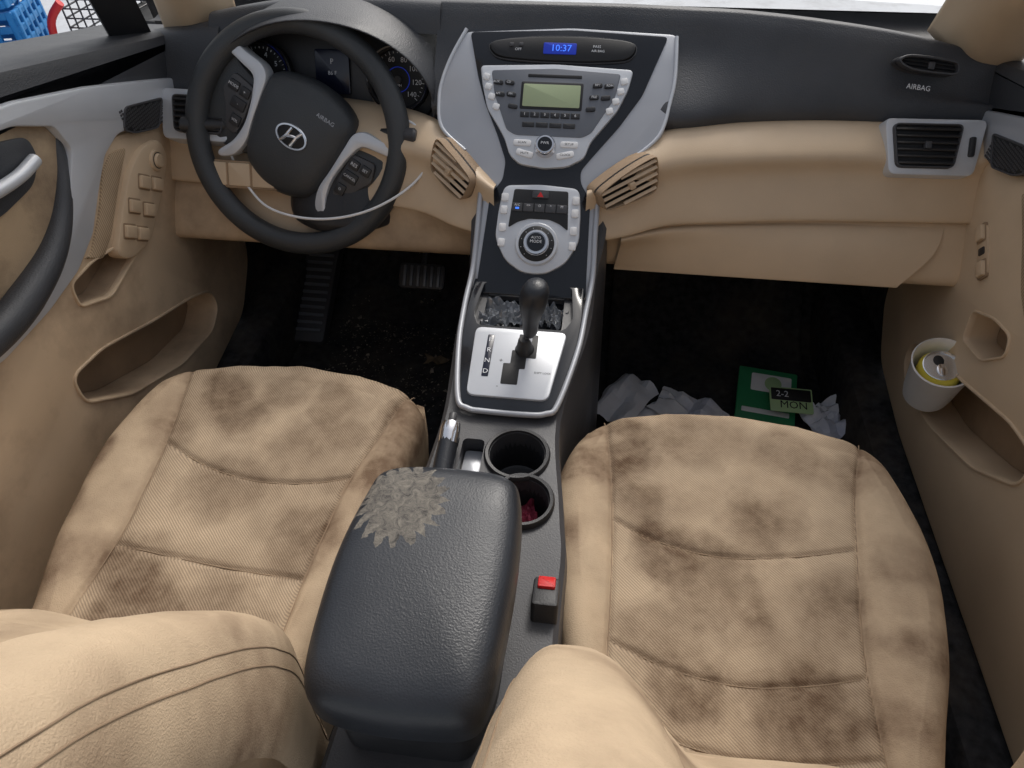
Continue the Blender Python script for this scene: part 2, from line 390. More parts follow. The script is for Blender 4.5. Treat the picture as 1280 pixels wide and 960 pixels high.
vent(Q2,cr([(.004,.003),(.03,.002),(.06,-.002),(.090,-.010),(.093,-.03),(.089,-.050),(.06,-.054),(.03,-.050),(.014,-.044),(.004,-.020)],4),5,dash,M['cavity'],M['beigedirty'],w=.0025,rim=.001,deep=-.014,sw=.0026,skirt=.03)
# ---- centre stack
silv=rnd([(-.157,.191),(-.176,.150),(-.187,.110),(-.190,.075),(-.181,.030),(-.139,-.006),(-.108,-.042),(-.101,-.075),(-.106,-.234),(.084,-.234),(.082,-.075),(.088,-.050),(.128,-.012),(.174,.030),(.188,.09),(.192,.13),(.189,.197),(.02,.203)],.014)
stack=slab('centre_stack',silv,T,-.06,0,.006,M['silverdk'],dash)
slab('gloss_panel',rnd([(-.143,.188),(-.124,.115),(-.109,.072),(-.084,.02),(-.068,-.02),(-.070,-.05),(-.088,-.075),(-.098,-.233),(.076,-.233),(.071,-.075),(.054,-.05),(.052,-.03),(.070,-.005),(.106,.042),(.139,.095),(.158,.15),(.172,.190),(.02,.196)],.008),T,-.002,.003,.001,M['gloss'],stack)
tube('wing_edge',[T.p(x,y,.000) for x,y in ((-.150,.194),(-.170,.150),(-.182,.110),(-.185,.075),(-.176,.030),(-.135,-.005))],.0030,M['silver'],stack,n=8)
tube('wing_edge',[T.p(x,y,.000) for x,y in ((.185,.192),(.187,.13),(.183,.09),(.169,.032),(.125,-.010))],.0030,M['silver'],stack,n=8)
clk=slab('clock_display',cr([(-.105,.170),(-.05,.179),(.01,.182),(.07,.181),(.119,.174),(.112,.150),(.06,.143),(.01,.142),(-.05,.143),(-.096,.149)],5),T,.002,.010,.003,M['ink'],dash)
frame('display_rim',cr([(-.107,.170),(-.05,.181),(.01,.184),(.07,.183),(.121,.174),(.114,.148),(.06,.141),(.01,.140),(-.05,.141),(-.098,.147)],5),T,.002,.0065,.0015,.0005,M['darkgrey'],clk)
slab('lit_window',rrect(.004,.161,.052,.018,.002),T,.009,.0112,.0003,M['bluedim'],clk)
lettering('lettering',[('10:37',T,.006,.161,.0150,.0116)],M['bluelit'],clk)
lettering('small_lettering',[('PASS',T,.062,.166,.006,.0105),('AIR BAG',T,.064,.159,.0055,.0105),('OFF',T,-.062,.158,.006,.0105)],M['inkw'],clk)
slab('clock_button',rrect(-.073,.165,.007,.006,.002),T,.009,.012,.001,M['darkgrey'],clk)
slab('clock_button',rrect(-.058,.166,.007,.006,.002),T,.009,.012,.001,M['darkgrey'],clk)
radio=slab('radio',rnd([(-.121,.131),(0,.137),(.122,.132),(.116,.100),(.102,.066),(.080,.036),(.064,.014),(.056,-.012),(.03,-.027),(-.006,-.031),(-.045,-.026),(-.062,-.012),(-.072,.014),(-.086,.036),(-.104,.062),(-.115,.1)],.008),T,.002,.009,.0025,M['silver'],dash)
slab('radio_face',rnd([(-.102,.123),(0,.129),(.103,.124),(.096,.085),(.064,.028),(.050,.020),(-.055,.020),(-.070,.028),(-.094,.085)],.006),T,.008,.0105,.001,M['steel'],radio)
slab('disc_slot',rrect(0,.116,.085,.005,.001),T,.010,.0112,.0003,M['ink'],radio)
slab('display_bezel',rrect(-.003,.084,.098,.044,.003),T,.010,.0115,.0005,M['ink'],radio)
slab('radio_display',rrect(-.003,.084,.090,.036,.002),T,.011,.0123,.0003,M['lcd'],radio)
bt=[]
for r_ in range(3):
    for sx in (-1,1):
        y=.103-.019*r_; x0=.072-.004*r_
        for k in range(2-(r_==2)):
            bt.append(slabd(rrect(sx*(x0-.004+k*.018)-.003*(sx<0),y,.015,.007,.003,sx*.12),T,.010,.0135,.001))
for i in range(6): bt.append(slabd(rrect(-.043+i*.016,.053,.014,.0085,.001),T,.010,.0128,.0008))
for i in range(4): bt.append(slabd(rrect(-.036+i*.0215,.037,.019,.0075,.001),T,.010,.0128,.0008))
each('button',bt,M['black2'],radio)
sb=[]
for sx in (-1,1):
    for k in range(4): sb.append(slabd(rrect(sx*(.109-.0035*k-.001*k*k),.112-.016*k,.011,.010,.003,sx*.25),T,.008,.012,.001))
for x,y in((-.043,.008),(-.038,-.009),(.031,.008),(.026,-.009)): sb.append(slabd(rrect(x,y,.028,.010,.004,(-.25 if x<0 else .25)*(1 if y<0 else 0)),T,.008,.0115,.001))
each('white_button',sb,M['white'],radio)
KN=Fr(T.p(-.006,.002,.008),T.X,T.Y,T.N)
lathe('radio_knob',[(.017,0),(.017,.006),(.0155,.008),(.0155,.014),(.014,.016),(.008,.0165),(.0075,.0155),(0.0001,.0155)],KN,M['chrome'],radio)
lathe('knob_centre',[(.0115,.0162),(.0112,.0175),(.001,.018)],KN,M['gloss'],radio)
its=[('PWR',T,-.006,.0025,.006,.0275)]
for i in range(6): its.append((str(i+1),T,-.043+i*.016,.053,.006,.0131))
its+=[('CD',T,-.072,.103,.005,.0138),('AUX',T,-.092,.103,.005,.0138),('FM',T,-.068,.084,.005,.0138),('AM',T,-.088,.084,.005,.0138),('RPT',T,.068,.103,.005,.0138),('RDM',T,.087,.103,.005,.0138),('FILE',T,.064,.084,.005,.0138)]
lettering('lettering',its,M['inkw'],radio)
lettering('dark_lettering',[('SCAN',T,-.043,.008,.005,.0118),('MUTE',T,-.038,-.009,.005,.0118),('SETUP',T,.031,.008,.005,.0118),('CLOCK',T,.026,-.009,.005,.0118)],M['ink'],radio)
# ---- climate panel
clim=slab('climate_panel',rnd([(-.066,-.060),(-.007,-.056),(.053,-.060),(.058,-.10),(.059,-.145),(.040,-.180),(.012,-.197),(-.007,-.199),(-.028,-.197),(-.055,-.180),(-.074,-.145),(-.072,-.1)],.012),T,.002,.008,.003,M['silver'],dash)
slab('climate_face',rnd([(-.049,-.066),(.036,-.066),(.040,-.128),(.026,-.118),(.01,-.112),(-.022,-.112),(-.04,-.118),(-.054,-.128)],.004),T,.0075,.010,.0008,M['ink'],clim)
bt=[slabd(rrect(-.007,-.074,.026,.011,.002),T,.009,.0125,.001)]
for i in range(5): bt.append(slabd(rrect(-.042+i*.0175,-.095,.016,.013,.001),T,.009,.0118,.0008))
each('button',bt,M['darkgrey'],clim)
sb=[]
for sx in (-1,1):
    for y in(-.080,-.100,-.128,-.152): sb.append(slabd(rrect(-.007+sx*(.056),y,.011,.013,.003),T,.007,.0105,.001))
each('white_button',sb,M['white'],clim)
mesh('hazard_mark',[T.p(-.007-.005,-.078,.0128),T.p(-.007+.005,-.078,.0128),T.p(-.007,-.0695,.0128)],[(0,1,2)],M['red'],clim)
slab('recirculation_light',rrect(-.042,-.097,.006,.003,.001),T,.0115,.0122,.0002,M['bluelit'],clim)
CK=Fr(T.p(-.007,-.152,.007),T.X,T.Y,T.N)
lathe('climate_ring',[(.034,0),(.034,.004),(.032,.006),(.028,.006),(.0275,.004)],CK,M['silver'],clim,cap=True)
lathe('climate_dial_base',[(.028,.003),(.028,.007),(.026,.0085),(.0005,.0085)],CK,M['ink'],clim)
lathe('climate_dial',[(.021,.008),(.0205,.014),(.0185,.0175),(.0155,.018),(.015,.0168),(.0005,.0168)],CK,M['chrome'],clim)
lathe('dial_cap',[(.0145,.0165),(.014,.0185),(.0005,.0195)],CK,M['gloss'],clim)
its=[('MODE',T,-.007,-.152,.0065,.0275),('AUTO',T,-.007,-.146,.0055,.0275)]
for k in range(10):
    a=math.pi*(1.25-1.5*k/9); its.append(('.',T,-.007+.0245*math.cos(a),-.152+.0245*math.sin(a)+.002,.010,.0158))
its+=[(s,T,-.042+i*.0175,-.092,.0055,.0122) for i,s in enumerate(['A/C','<>','O','^','M'])]
lettering('lettering',its,M['inkw'],clim)
# ---- instrument cluster
acx,acz=-.385,.676
def arc(y,k,kz,a0=-32,a1=212,n=17): return [(acx+.192*k*math.cos(R(a0+(a1-a0)*i/(n-1))),y,acz+.128*kz*math.sin(R(a0+(a1-a0)*i/(n-1)))) for i in range(n)]
clus=loft('instrument_hood',[arc(1.005,.93,.93),arc(.95,.94,.94),arc(.915,.955,.955),arc(.903,.98,.985),arc(.912,1.0,1.005),arc(.95,1.03,1.03),arc(1.03,1.05,1.03)],M['black'],dash,nu=3)
CL=Fr((-.385,.972,.690),(1,0,0),(0,.36,.93))
slab('instrument_face',circ(0,-.005,.180,48,.122),CL,-.01,-.002,.002,M['black2'],clus)
for gxx in(-.122,.118):
    GF=Fr(CL.p(gxx,0,.012),CL.X,CL.Y,CL.N)
    ga=lathe('gauge',[(.052,-.014),(.052,.012),(.0505,.014),(.047,.012),(.045,.004),(.0005,.004)],GF,M['ink'],clus)
    lathe('gauge_ring',[(.0535,.006),(.0535,.014),(.052,.0165),(.0500,.0145)],GF,M['chrome'],ga,cap=False)
    lathe('gauge_centre',[(.020,.004),(.020,.0050),(.019,.0050),(.019,.004)],GF,M['bluedim'],ga,cap=False)
    tk=[];its=[]
    for k in range(29):
        a=R(225-270*k/28); L_=.006 if k%4==0 else .003
        tk.append(slabd(rrect(.042*math.cos(a),.042*math.sin(a),L_,.0009,.0002,a),GF,.004,.0048,.0001))
    nums=['0','20','40','60','80','100','120','140'] if gxx>0 else ['0','1','2','3','4','5','6','7']
    for k,s in enumerate(nums):
        a=R(225-270*k/7); its.append((s,GF,.032*math.cos(a),.032*math.sin(a),.0115,.0049))
    its.append(('MPH' if gxx>0 else 'x1000rpm',GF,0,-.009,.006,.0056))
    multi('gauge_ticks',tk,M['inkw'],ga); lettering('lettering',its,M['inkw'],ga)
    multi('needle',[slabd(rrect(-.014,-.016,.040,.0015,.0005,R(50)),GF,.006,.0075,.0003),lathed([(.006,.005),(.006,.009),(.0005,.0095)],GF,16)],M['darkgrey'],ga)
ds=slab('trip_display',rrect(0,.008,.060,.07,.004),CL,-.003,.006,.001,M['night'],clus)
lettering('lettering',[('P',CL,.0,.024,.012,.0065),('86 F',CL,0,.006,.009,.0065)],M['inkw'],ds)
V2=Fr((-.605,.890,.648),(1,-.05,0),(0,.64,.77))
slab('vent_bezel',rnd([(-.07,.042),(.07,.042),(.055,-.042),(-.065,-.042)],.012),V2,-.05,.006,.003,M['silver'],dash)
vent(Fr(V2.p(.004,0,.0135),V2.X,V2.Y,V2.N),rnd([(-.05,.031),(.054,.031),(.043,-.031),(-.044,-.031)],.010),6,dash,M['darkgrey'],M['black2'],w=.003,rim=.0,deep=-.006)
V3=Fr((-.53,.835,.572),(1,-.03,0),(0,.5,.866))
sw=slab('switch_bank',rrect(0,0,.135,.046,.006),V3,-.04,.006,.002,M['cavity'],dash)
for i in range(3): slab('switch',rrect(-.043+i*.043,0,.039,.038,.003),V3,.004,.009,.0015,M['beige'],sw)
loft('steering_column_cover',[[(-.415+.060*k*math.cos(a),y,z+.048*k*math.sin(a)) for a in [2*math.pi*i/10 for i in range(10)]] for y,z,k in((1.0,.585,1.5),(.95,.585,1.5),(.91,.592,1.3),(.885,.605,1.0))],M['black2'],dash,closed=True)
xc=[-.455,-.44,-.40,-.36,-.32,-.28,-.265]
loft('column_shroud',[[(x,y+.045*((x+.36)/.095)**4,z+.006*((x+.36)/.095)**2) for x in xc] for y,z in((.85,.60),(.825,.56),(.795,.52),(.790,.505),(.80,.492),(.86,.48))],M['black2'],dash)
st=tube('stalk',[(-.37,.92,.62),(-.33,.895,.632),(-.28,.875,.640),(-.236,.862,.645)],lambda t:.006+.004*t,M['black2'],dash)
lathe('stalk_end',[(.011,0),(.0125,.004),(.0125,.022),(.009,.026),(.0005,.027)],Fr((-.242,.863,.644),(0,.3,1),(0,1,-.3),(1,-.35,.12)),M['darkgrey'],st,n=20)
st=tube('stalk',[(-.46,.92,.62),(-.52,.895,.632),(-.56,.875,.64),(-.60,.865,.645)],lambda t:.006+.006*t,M['black2'],dash)
lathe('stalk_end',[(.011,0),(.0135,.004),(.0135,.03),(.009,.034),(.0005,.035)],Fr((-.59,.866,.644),(0,.3,1),(0,1,-.3),(-1,-.3,.1)),M['black2'],st,n=20)
# ================================================================== STEERING WHEEL
SW=(-.425,.86,.632)
wheel=thing('steering_wheel',SW,'black leather steering wheel with silver spoke trim turned clockwise','steering wheel')
al=R(25)
W0=Fr(SW,(1,0,0),(0,math.sin(al),math.cos(al)))
W=W0.rot(R(-30))
lathe('rim',[(.1755+.0190*math.cos(2*math.pi*k/20),.0185*math.sin(2*math.pi*k/20)) for k in range(21)],W,M['rimw'],wheel,n=96,cap=False,sharp=0)
hub=cr([(-.068,.074),(0,.092),(.068,.074),(.079,.035),(.074,-.02),(.058,-.074),(.0,-.096),(-.058,-.074),(-.074,-.02),(-.079,.035)],6)
rings('airbag_cover',hub,W,[(0,-.05),(-.004,-.02),(-.002,.0),(.002,.008),(.008,.014),(.018,.019),(.032,.022),(.050,.024),(.066,.0245)],M['rimw'],wheel,sharp=60,sc=True)
def sp(sx):
    P=lambda pts:[(sx*x,y) for x,y in pts]
    slab('spoke',cr(P([(.050,.04),(.09,.040),(.13,.050),(.172,.062),(.178,-.04),(.140,-.07),(.11,-.082),(.052,-.06)]),5),W,-.035,-.004,.008,M['rimw'],wheel)
    slab('spoke_trim',cr(P([(.166,.064),(.130,.055),(.104,.048),(.094,.026),(.088,.0),(.085,-.03),(.091,-.062),(.106,-.090),(.098,-.097),(.078,-.080),(.070,-.05),(.074,-.015),(.078,.03),(.082,.058),(.098,.072),(.128,.075),(.164,.080)]),4),W,-.02,.010,.004,M['silver'],wheel)
    bp=slab('button_pod',rnd(P([(.094,.030),(.135,.036),(.144,.004),(.128,-.02),(.114,-.052),(.093,-.054),(.090,-.02)]),.008),W,-.02,.003,.003,M['darkgrey'],wheel)
    for bb in [rrect(sx*.105,.016,.018,.016,.003),rrect(sx*.126,.017,.018,.016,.003),rrect(sx*.108,-.006,.026,.018,.003),rrect(sx*.102,-.032,.018,.018,.003)]:
        slab('button',bb,W,.001,.0065,.0015,M['black2'],bp)
    lettering('lettering',[('+' if sx<0 else 'RES',W,sx*.105,.016,.008,.0068),('MODE' if sx<0 else 'SET',W,sx*.126,.017,.0065,.0068),('-' if sx<0 else 'CANCEL',W,sx*.108,-.006,.006,.0068),('VOL' if sx<0 else 'O',W,sx*.102,-.032,.006,.0068)],M['inkw'],bp)
sp(1); sp(-1)
em=rings('emblem',circ(0,.002,.0285,40,.0195),W,[(0,.021),(0,.0262),(.001,.0275),(.0036,.0275),(.0045,.0258)],M['chrome'],wheel,cap=False)
slab('emblem_field',circ(0,.002,.0255,40,.0165),W,.022,.0252,.0003,M['ink'],em)
it=[]
for sx in(-1,1): it.append(tubed([W.p(sx*.0095-.005,-.012,.0265),W.p(sx*.008-.001,-.003,.0268),W.p(sx*.008+.001,.006,.0268),W.p(sx*.0095+.005,.016,.0265)],.0027,n=8))
it.append(tubed([W.p(-.009,-.001,.0268),W.p(0,.003,.027),W.p(.009,.005,.0268)],.0024,n=8))
multi('emblem_letter',it,M['chrome'],em)
lettering('lettering',[('AIRBAG',W,.036,.055,.0095,.0218)],M['silverdk'],wheel)
cab=thing('white_cable',(-.42,.80,.5),'thin white cable looped loosely behind the steering wheel','cable')
tube('cable',[(-.555,.90,.645),(-.560,.875,.62),(-.545,.85,.585),(-.515,.82,.557),(-.475,.79,.540),(-.42,.775,.533),(-.36,.772,.535),(-.30,.778,.548),(-.25,.80,.566),(-.213,.825,.590),(-.196,.84,.620),(-.205,.86,.645),(-.235,.88,.660),(-.28,.90,.655)],.0022,M['white'],cab,n=8)
# ================================================================== CENTRE CONSOLE
con=thing('centre_console',(-.02,.4,0),'dark centre console with gear lever, cup holders and worn armrest','centre console')
bz=rnd([(-.100,.232),(.072,.232),(.074,.150),(.070,.10),(.048,-.012),(.02,-.022),(-.06,-.022),(-.088,-.010),(-.104,.09),(-.106,.15)],.010)
side=[(-.100,.80),(-.112,.70),(-.116,.60),(-.110,.46),(-.115,.36),(-.128,.2),(-.125,-.12),(.055,-.12),(.078,.2),(.072,.30),(.056,.45),(.084,.60),(.090,.70),(.085,.80)]
def zc(y): return float(np.interp(y,[-.12,.2,.42,.46,.60,.68,.80],[.43,.43,.438,.442,.472,.480,.585]))
P_=cr(side,5); vs=[];fs=[]; n=len(P_)
for k,(dz,e) in enumerate(((-1,.02),(-.2,.012),(-.05,.004),(-.006,0),(0,-.006))):
    for x,y in P_:
        z=zc(y)+dz if dz>-1 else .0
        if dz==-.2: z=zc(y)*.5
        vs.append((x+(e if x>0 else -e),y,z))
for k in range(4):
    for i in range(n): j=(i+1)%n; fs.append((k*n+i,k*n+j,(k+1)*n+j,(k+1)*n+i))
fs.append(tuple(4*n+i for i in range(n))[::-1]); fs.append(tuple(range(n)))
body=mesh('console_body',vs,fs,M['darkgrey'],con)
bmx=bmesh.new(); bmx.from_mesh(body.data); bmesh.ops.triangulate(bmx,faces=bmx.faces); bmx.to_mesh(body.data); bmx.free()
H0=Fr((0,0,0),(1,0,0),(0,1,0))
cut(body,[closedslab(circ(.003,.385,.037,32),H0,.36,.50),closedslab(circ(.018,.312,.034,32),H0,.36,.50),closedslab(rrect(-.058,.375,.030,.06,.008),H0,.41,.5),closedslab(rnd([(-.078,.60),(.044,.60),(.044,.675),(-.078,.675)],.008),H0,.442,.55)])
for (x,y,r_) in((.003,.385,.0385),(.018,.312,.0355)):
    F0=Fr((x,y,.438),(1,0,0),(0,1,0))
    lathe('cup_holder',[(.0005,-.071),(r_-.006,-.072),(r_-.0025,-.070),(r_-.001,0),(r_,.0035),(r_+.004,.004),(r_+.006,.001),(r_+.006,-.004)],F0,M['black2'],con,cap=False)
shift=slab('shift_panel',bz,B,-.03,.004,.002,M['gloss'],con)
cut(shift,[closedslab(rnd([(-.084,.215),(.054,.215),(.060,.150),(.048,.128),(-.084,.128),(-.092,.150)],.008),B,-.025,.02)])
tube('panel_edge',[T.p(-.104,-.070,.001),T.p(-.104,-.13,.001),T.p(-.1055,-.195,.002),B.p(-.108,.165,.006),B.p(-.105,.09,.005),B.p(-.091,-.004,.005),B.p(-.075,-.021,.005),B.p(-.05,-.024,.005),B.p(.010,-.024,.005),B.p(.035,-.020,.005),B.p(.050,-.004,.005),B.p(.071,.09,.005),B.p(.0785,.165,.006),T.p(.0845,-.195,.002),T.p(.083,-.13,.001),T.p(.083,-.070,.001)],.0042,M['silverdk'],shift,n=10)
pl=slab('gate_plate',rnd([(-.084,.122),(.054,.122),(.036,.000),(-.080,.000)],.012),B,.003,.008,.002,M['silver'],shift)
slab('gate_slot',rnd([(-.016,.112),(.012,.112),(.012,.070),(-.002,.070),(-.002,.050),(-.010,.050),(-.010,.022),(-.034,.022),(-.034,.058),(-.024,.058),(-.024,.082),(-.016,.082)],.002),B,.0075,.0088,.0003,M['ink'],pl)
slab('gate_indicator',rrect(-.058,.070,.010,.075,.002),B,.0075,.0088,.0003,M['night'],pl)
lettering('lettering',[(c,B,-.058,.098-.019*i,.011,.0092) for i,c in enumerate('PRND')],M['inkw'],pl)
lettering('dark_lettering',[('SHIFT LOCK',B,.024,.045,.0045,.0083),('+',B,-.038,.062,.01,.0083),('-',B,-.038,.018,.01,.0083)],M['ink'],pl)
lev=tube('gear_lever',[(-.006,.553,.455),(-.002,.553,.49),(.002,.552,.525)],.0065,M['chrome'],con)
lathe('lever_boot',[(.016,0),(.012,.010),(.009,.026),(.007,.030)],Fr(B.p(-.006,.085,.004),(1,0,0),B.Y,B.N),M['black2'],lev)
loft('lever_knob',[[(cx_+rx*math.cos(a),cy_+ry*math.sin(a),z) for a in [2*math.pi*i/12 for i in range(12)]] for cx_,cy_,z,rx,ry in((.001,.552,.503,.0075,.008),(.002,.552,.510,.0105,.011),(.003,.551,.532,.0125,.014),(.005,.549,.555,.0175,.020),(.007,.547,.575,.0200,.0235),(.009,.546,.589,.0185,.0215),(.010,.546,.598,.0135,.016),(.010,.546,.602,.006,.007),(.010,.546,.603,.0005,.0005))],M['leather'],lev,closed=True)
hb=tube('handbrake',[(-.088,.28,.435),(-.088,.33,.447),(-.087,.388,.462)],lambda t:.014-.001*t,M['leather'],con,n=16)
lathe('handbrake_tip',[(.0135,-.018),(.014,-.004),(.0138,.004),(.012,.012),(.006,.014)],Fr((-.087,.392,.463),(1,0,0),(0,-.3,1),(0,1,.3)),M['chrome'],hb,n=24)
lathe('handbrake_button',[(.0055,0),(.0055,.012),(.004,.014),(.0003,.014)],Fr((-.087,.405,.467),(1,0,0),(0,-.3,1),(0,1,.3)),M['darkgrey'],hb,n=20)
slab('console_tray_base',rrect(-.058,.375,.026,.056,.006),H0,.412,.414,.0005,M['silverdk'],con)
slab('armrest_box',rnd([(-.125,.20),(-.115,.235),(.015,.235),(.024,.20),(.022,.06),(.004,.006),(-.118,.006),(-.134,.06)],.02),H0,.36,.534,.008,M['black2'],con)
lid=cr([(-.134,.210),(-.124,.240),(-.09,.252),(-.03,.254),(.014,.248),(.029,.218),(.033,.15),(.031,.08),(.026,.025),(.012,-.002),(-.03,-.009),(-.08,-.009),(-.122,-.001),(-.138,.025),(-.144,.09),(-.143,.15)],6)
rings('armrest_lid',lid,H0,[(.010,.520),(.003,.522),(0,.528),(0,.552),(.001,.563),(.004,.572),(.008,.577),(.014,.5805),(.024,.583),(.045,.585),(.075,.586)],M['peeled'],con,sharp=60,sc=True)
# ================================================================== SEATS
def seat(xl,xr,yf,seams,cross,blobs,bcurve,bol,bw,bx0,bx1,label):
    cx=(xl[0][1]+xr[0][1])/2
    th=thing('front_seat',(cx,.25,0),label,'car seat','front seats')
    r=.036; y0=-.04; NX,NY=160,180
    XL=lambda y: float(np.interp(y,[a for a,b in xl],[b for a,b in xl]))
    XR=lambda y: float(np.interp(y,[a for a,b in xr],[b for a,b in xr]))
    ys=np.linspace(-.06,.62,69)
    def smf(F):
        v=np.array([F(y) for y in ys]); k=np.ones(9)/9; w=np.pad(v,4,'edge'); w=np.convolve(w,k,'valid'); w=np.pad(w,4,'edge'); w=np.convolve(w,k,'valid'); return lambda y: float(np.interp(y,ys,w))
    XL=smf(XL); XR=smf(XR)
    segs=[]
    for pl_ in seams+cross:
        q=cr(pl_,6,False); segs+= [(q[i],q[i+1]) for i in range(len(q)-1)]
    A=np.array([s[0] for s in segs]); Bq=np.array([s[1] for s in segs]); D=Bq-A; DD=(D**2).sum(1)
    s1=[sorted(cr(p,8,False),key=lambda a:a[1]) for p in seams]
    def sx(k,y): return float(np.interp(y,[a[1] for a in s1[k]],[a[0] for a in s1[k]]))
    vs=[];fs=[];stn=[];side_=[]
    for j in range(NY+1):
        t=j/NY
        for i in range(NX+1):
            s=i/NX
            yfr=float(np.interp(s,*yf)); y=y0+(yfr-y0)*t
            a,b=XL(y),XR(y); x=a+(b-a)*s
            dx=min(x-a,b-x); dy=yfr-y
            qx=max(0,r-dx); qy=max(0,r*1.2-dy)/1.2; q=min(r,math.hypot(qx,qy)); drop=r-math.sqrt(max(0,r*r-q*q))
            z=.385-drop
            l,rr_=sx(0,y),sx(1,y)
            if x<l: d=l-x
            elif x>rr_: d=x-rr_
            else: d=0
            if d>0: z+=.012*math.sin(math.pi*min(1,d/.11))*min(1,max(.2,(.6-y)/.3))
            else:
                u=(x-l)/(rr_-l); z+=-.010*math.sin(math.pi*max(0,min(1,u)))*(1-max(0,(y-.33)/.25))
            side_.append(1 if d>0 else 0)
            z+=.010*max(0,(y-.25)/.3)
            p=np.array([x,y]); tt=np.clip(((p-A)*D).sum(1)/DD,0,1); dd=np.sqrt((((A+D*tt[:,None])-p)**2).sum(1).min())
            z-=.0040*math.exp(-(dd/.0028)**2)+.0012*math.exp(-(dd/.012)**2)
            z+=.0022*noise.noise(Vector((x*12,y*12,3)))+.0012*noise.noise(Vector((x*40,y*22,9)))+.0016*max(0,noise.noise(Vector((x*26+y*20,y*9,4))))
            vs.append((x,y,z))
            v=0
            nn=noise.fractal(Vector((x*9,y*9,cx*7)),1,2,6)
            n3=noise.fractal(Vector((x*4+7,y*4,cx*3)),1,2,4)
            for bx_,by_,br_,ba_ in blobs:
                rr2=math.hypot(x-bx_,(y-by_)*1.15)/(br_*1.38)+nn*.8
                e=max(0,min(1,(1.18-rr2)/.8)); e=e*e*(3-2*e)
                v=max(v,ba_*e*.90)+ba_*.15*math.exp(-((rr2-1.0)/.055)**2)*(.4+.6*(nn>0))
            v+=.38*max(0,n3+.2)
            v+=.24*math.exp(-(dd/.0040)**2)+.08*math.exp(-(dd/.02)**2)
            if dx<.035: v+=.34*max(0,nn+.28)
            if dy<.05: v+=.26*max(0,nn+.3)
            stn.append(min(.85,v))
    W_=NX+1
    for j in range(NY):
        for i in range(NX): fs.append((j*W_+i,j*W_+i+1,(j+1)*W_+i+1,(j+1)*W_+i))
    ring=[j*W_ for j in range(NY+1)]+[NY*W_+i for i in range(1,NX+1)]+[j*W_+NX for j in range(NY-1,-1,-1)]
    prev=ring
    cc=np.array([cx,.25])
    for dz,sc in((.04,1.0),(.10,.985),(.17,.95)):
        cur=[]
        for k in ring:
            x,y,z=vs[k]; cur.append(len(vs)); vs.append((cc[0]+(x-cc[0])*sc,cc[1]+(y-cc[1])*sc,.340-dz)); stn.append(.25*max(0,noise.noise(Vector((x*20,y*20,dz*20)))+.3)); side_.append(1)
        for i in range(len(ring)-1): fs.append((prev[i],prev[i+1],cur[i+1],cur[i]))
        prev=cur
    cu=mesh('seat_cushion',vs,fs,M['fabric'],th,0)
    cu.data.materials.append(M['fabricside'])
    cu.data.polygons.foreach_set('material_index',[1 if sum(side_[v] for v in p.vertices)>=2 else 0 for p in cu.data.polygons])
    at=cu.data.attributes.new('stain','FLOAT','POINT'); at.data.foreach_set('value',stn)
    box('seat_base',(cx,.24,.085),(abs(bx1-bx0)*.8,.46,.15),M['black2'],th,b=.02)
    def zat(x,y):
        a,b=XL(y),XR(y); yfr=float(np.interp((x-a)/(b-a),*yf))
        j=int(round((y-y0)/(yfr-y0)*NY)); i=int(round((x-a)/(b-a)*NX)); j=max(0,min(NY,j)); i=max(0,min(NX,i))
        return vs[j*W_+i][2]
    for pl_ in seams+cross:
        q=cr(pl_,10,False); zs=[zat(x,y) for x,y in q]; zs=[np.mean(zs[max(0,k-3):k+4]) for k in range(len(zs))]
        multi('seam',[tubed([(x,y,z+.0000) for (x,y),z in zip(q,zs)],.0009,n=6,smooth=0)],M['seam'],th,60)
    vs=[];fs=[];stn=[];NX2,NZ=120,100
    zz=[a for a,b in bcurve]; yy=[b for a,b in bcurve]
    zf=np.linspace(.25,1.0,76); yv=np.interp(zf,zz,yy); k9=np.ones(9)/9; yv=np.convolve(np.pad(yv,4,'edge'),k9,'valid')
    for j in range(NZ+1):
        z0=.30+(.96-.30)*j/NZ
        yc=float(np.interp(z0,zf,yv))
        for i in range(NX2+1):
            s=i/NX2; w=bx1-bx0
            if s<.15: a=(1-s/.15)*math.pi/2*1.15; x=bx0+.05-.05*math.sin(a); yb=-.06*(1-math.cos(a))*1.3
            elif s>.85: a=((s-.85)/.15)*math.pi/2*1.15; x=bx1-.05+.05*math.sin(a); yb=-.06*(1-math.cos(a))*1.3
            else: x=bx0+.05+(w-.10)*(s-.15)/.70; yb=0
            u=(x-bx0)/w
            g=math.exp(-abs((u-.11)/bw)**3)+math.exp(-abs((u-.89)/bw)**3)
            env=max(0,min(1,(z0-.42)/.12)); env=env*env*(3-2*env)
            y=yc+yb+bol*g*env
            for us in(.215,.785): y-=.005*math.exp(-((u-us)/.007)**2)
            wr=(1-min(1,abs(u-.5)/.4))
            y+=.003*noise.noise(Vector((x*12,z0*12,5)))+(.002+.010*wr)*max(0,noise.noise(Vector((x*7+z0*10,z0*26-x*6,8))))
            vs.append((x,y,z0)); stn.append(min(.75,max(0,1.0*noise.fractal(Vector((x*6,z0*6,2)),1,2,5)+(.24 if .215<u<.785 else .04))))
    W2=NX2+1
    for j in range(NZ):
        for i in range(NX2): fs.append((j*W2+i,j*W2+i+1,(j+1)*W2+i+1,(j+1)*W2+i))
    bk=mesh('seat_backrest',vs,fs,M['fabricside'],th,0)
    at=bk.data.attributes.new('stain','FLOAT','POINT'); at.data.foreach_set('value',stn)
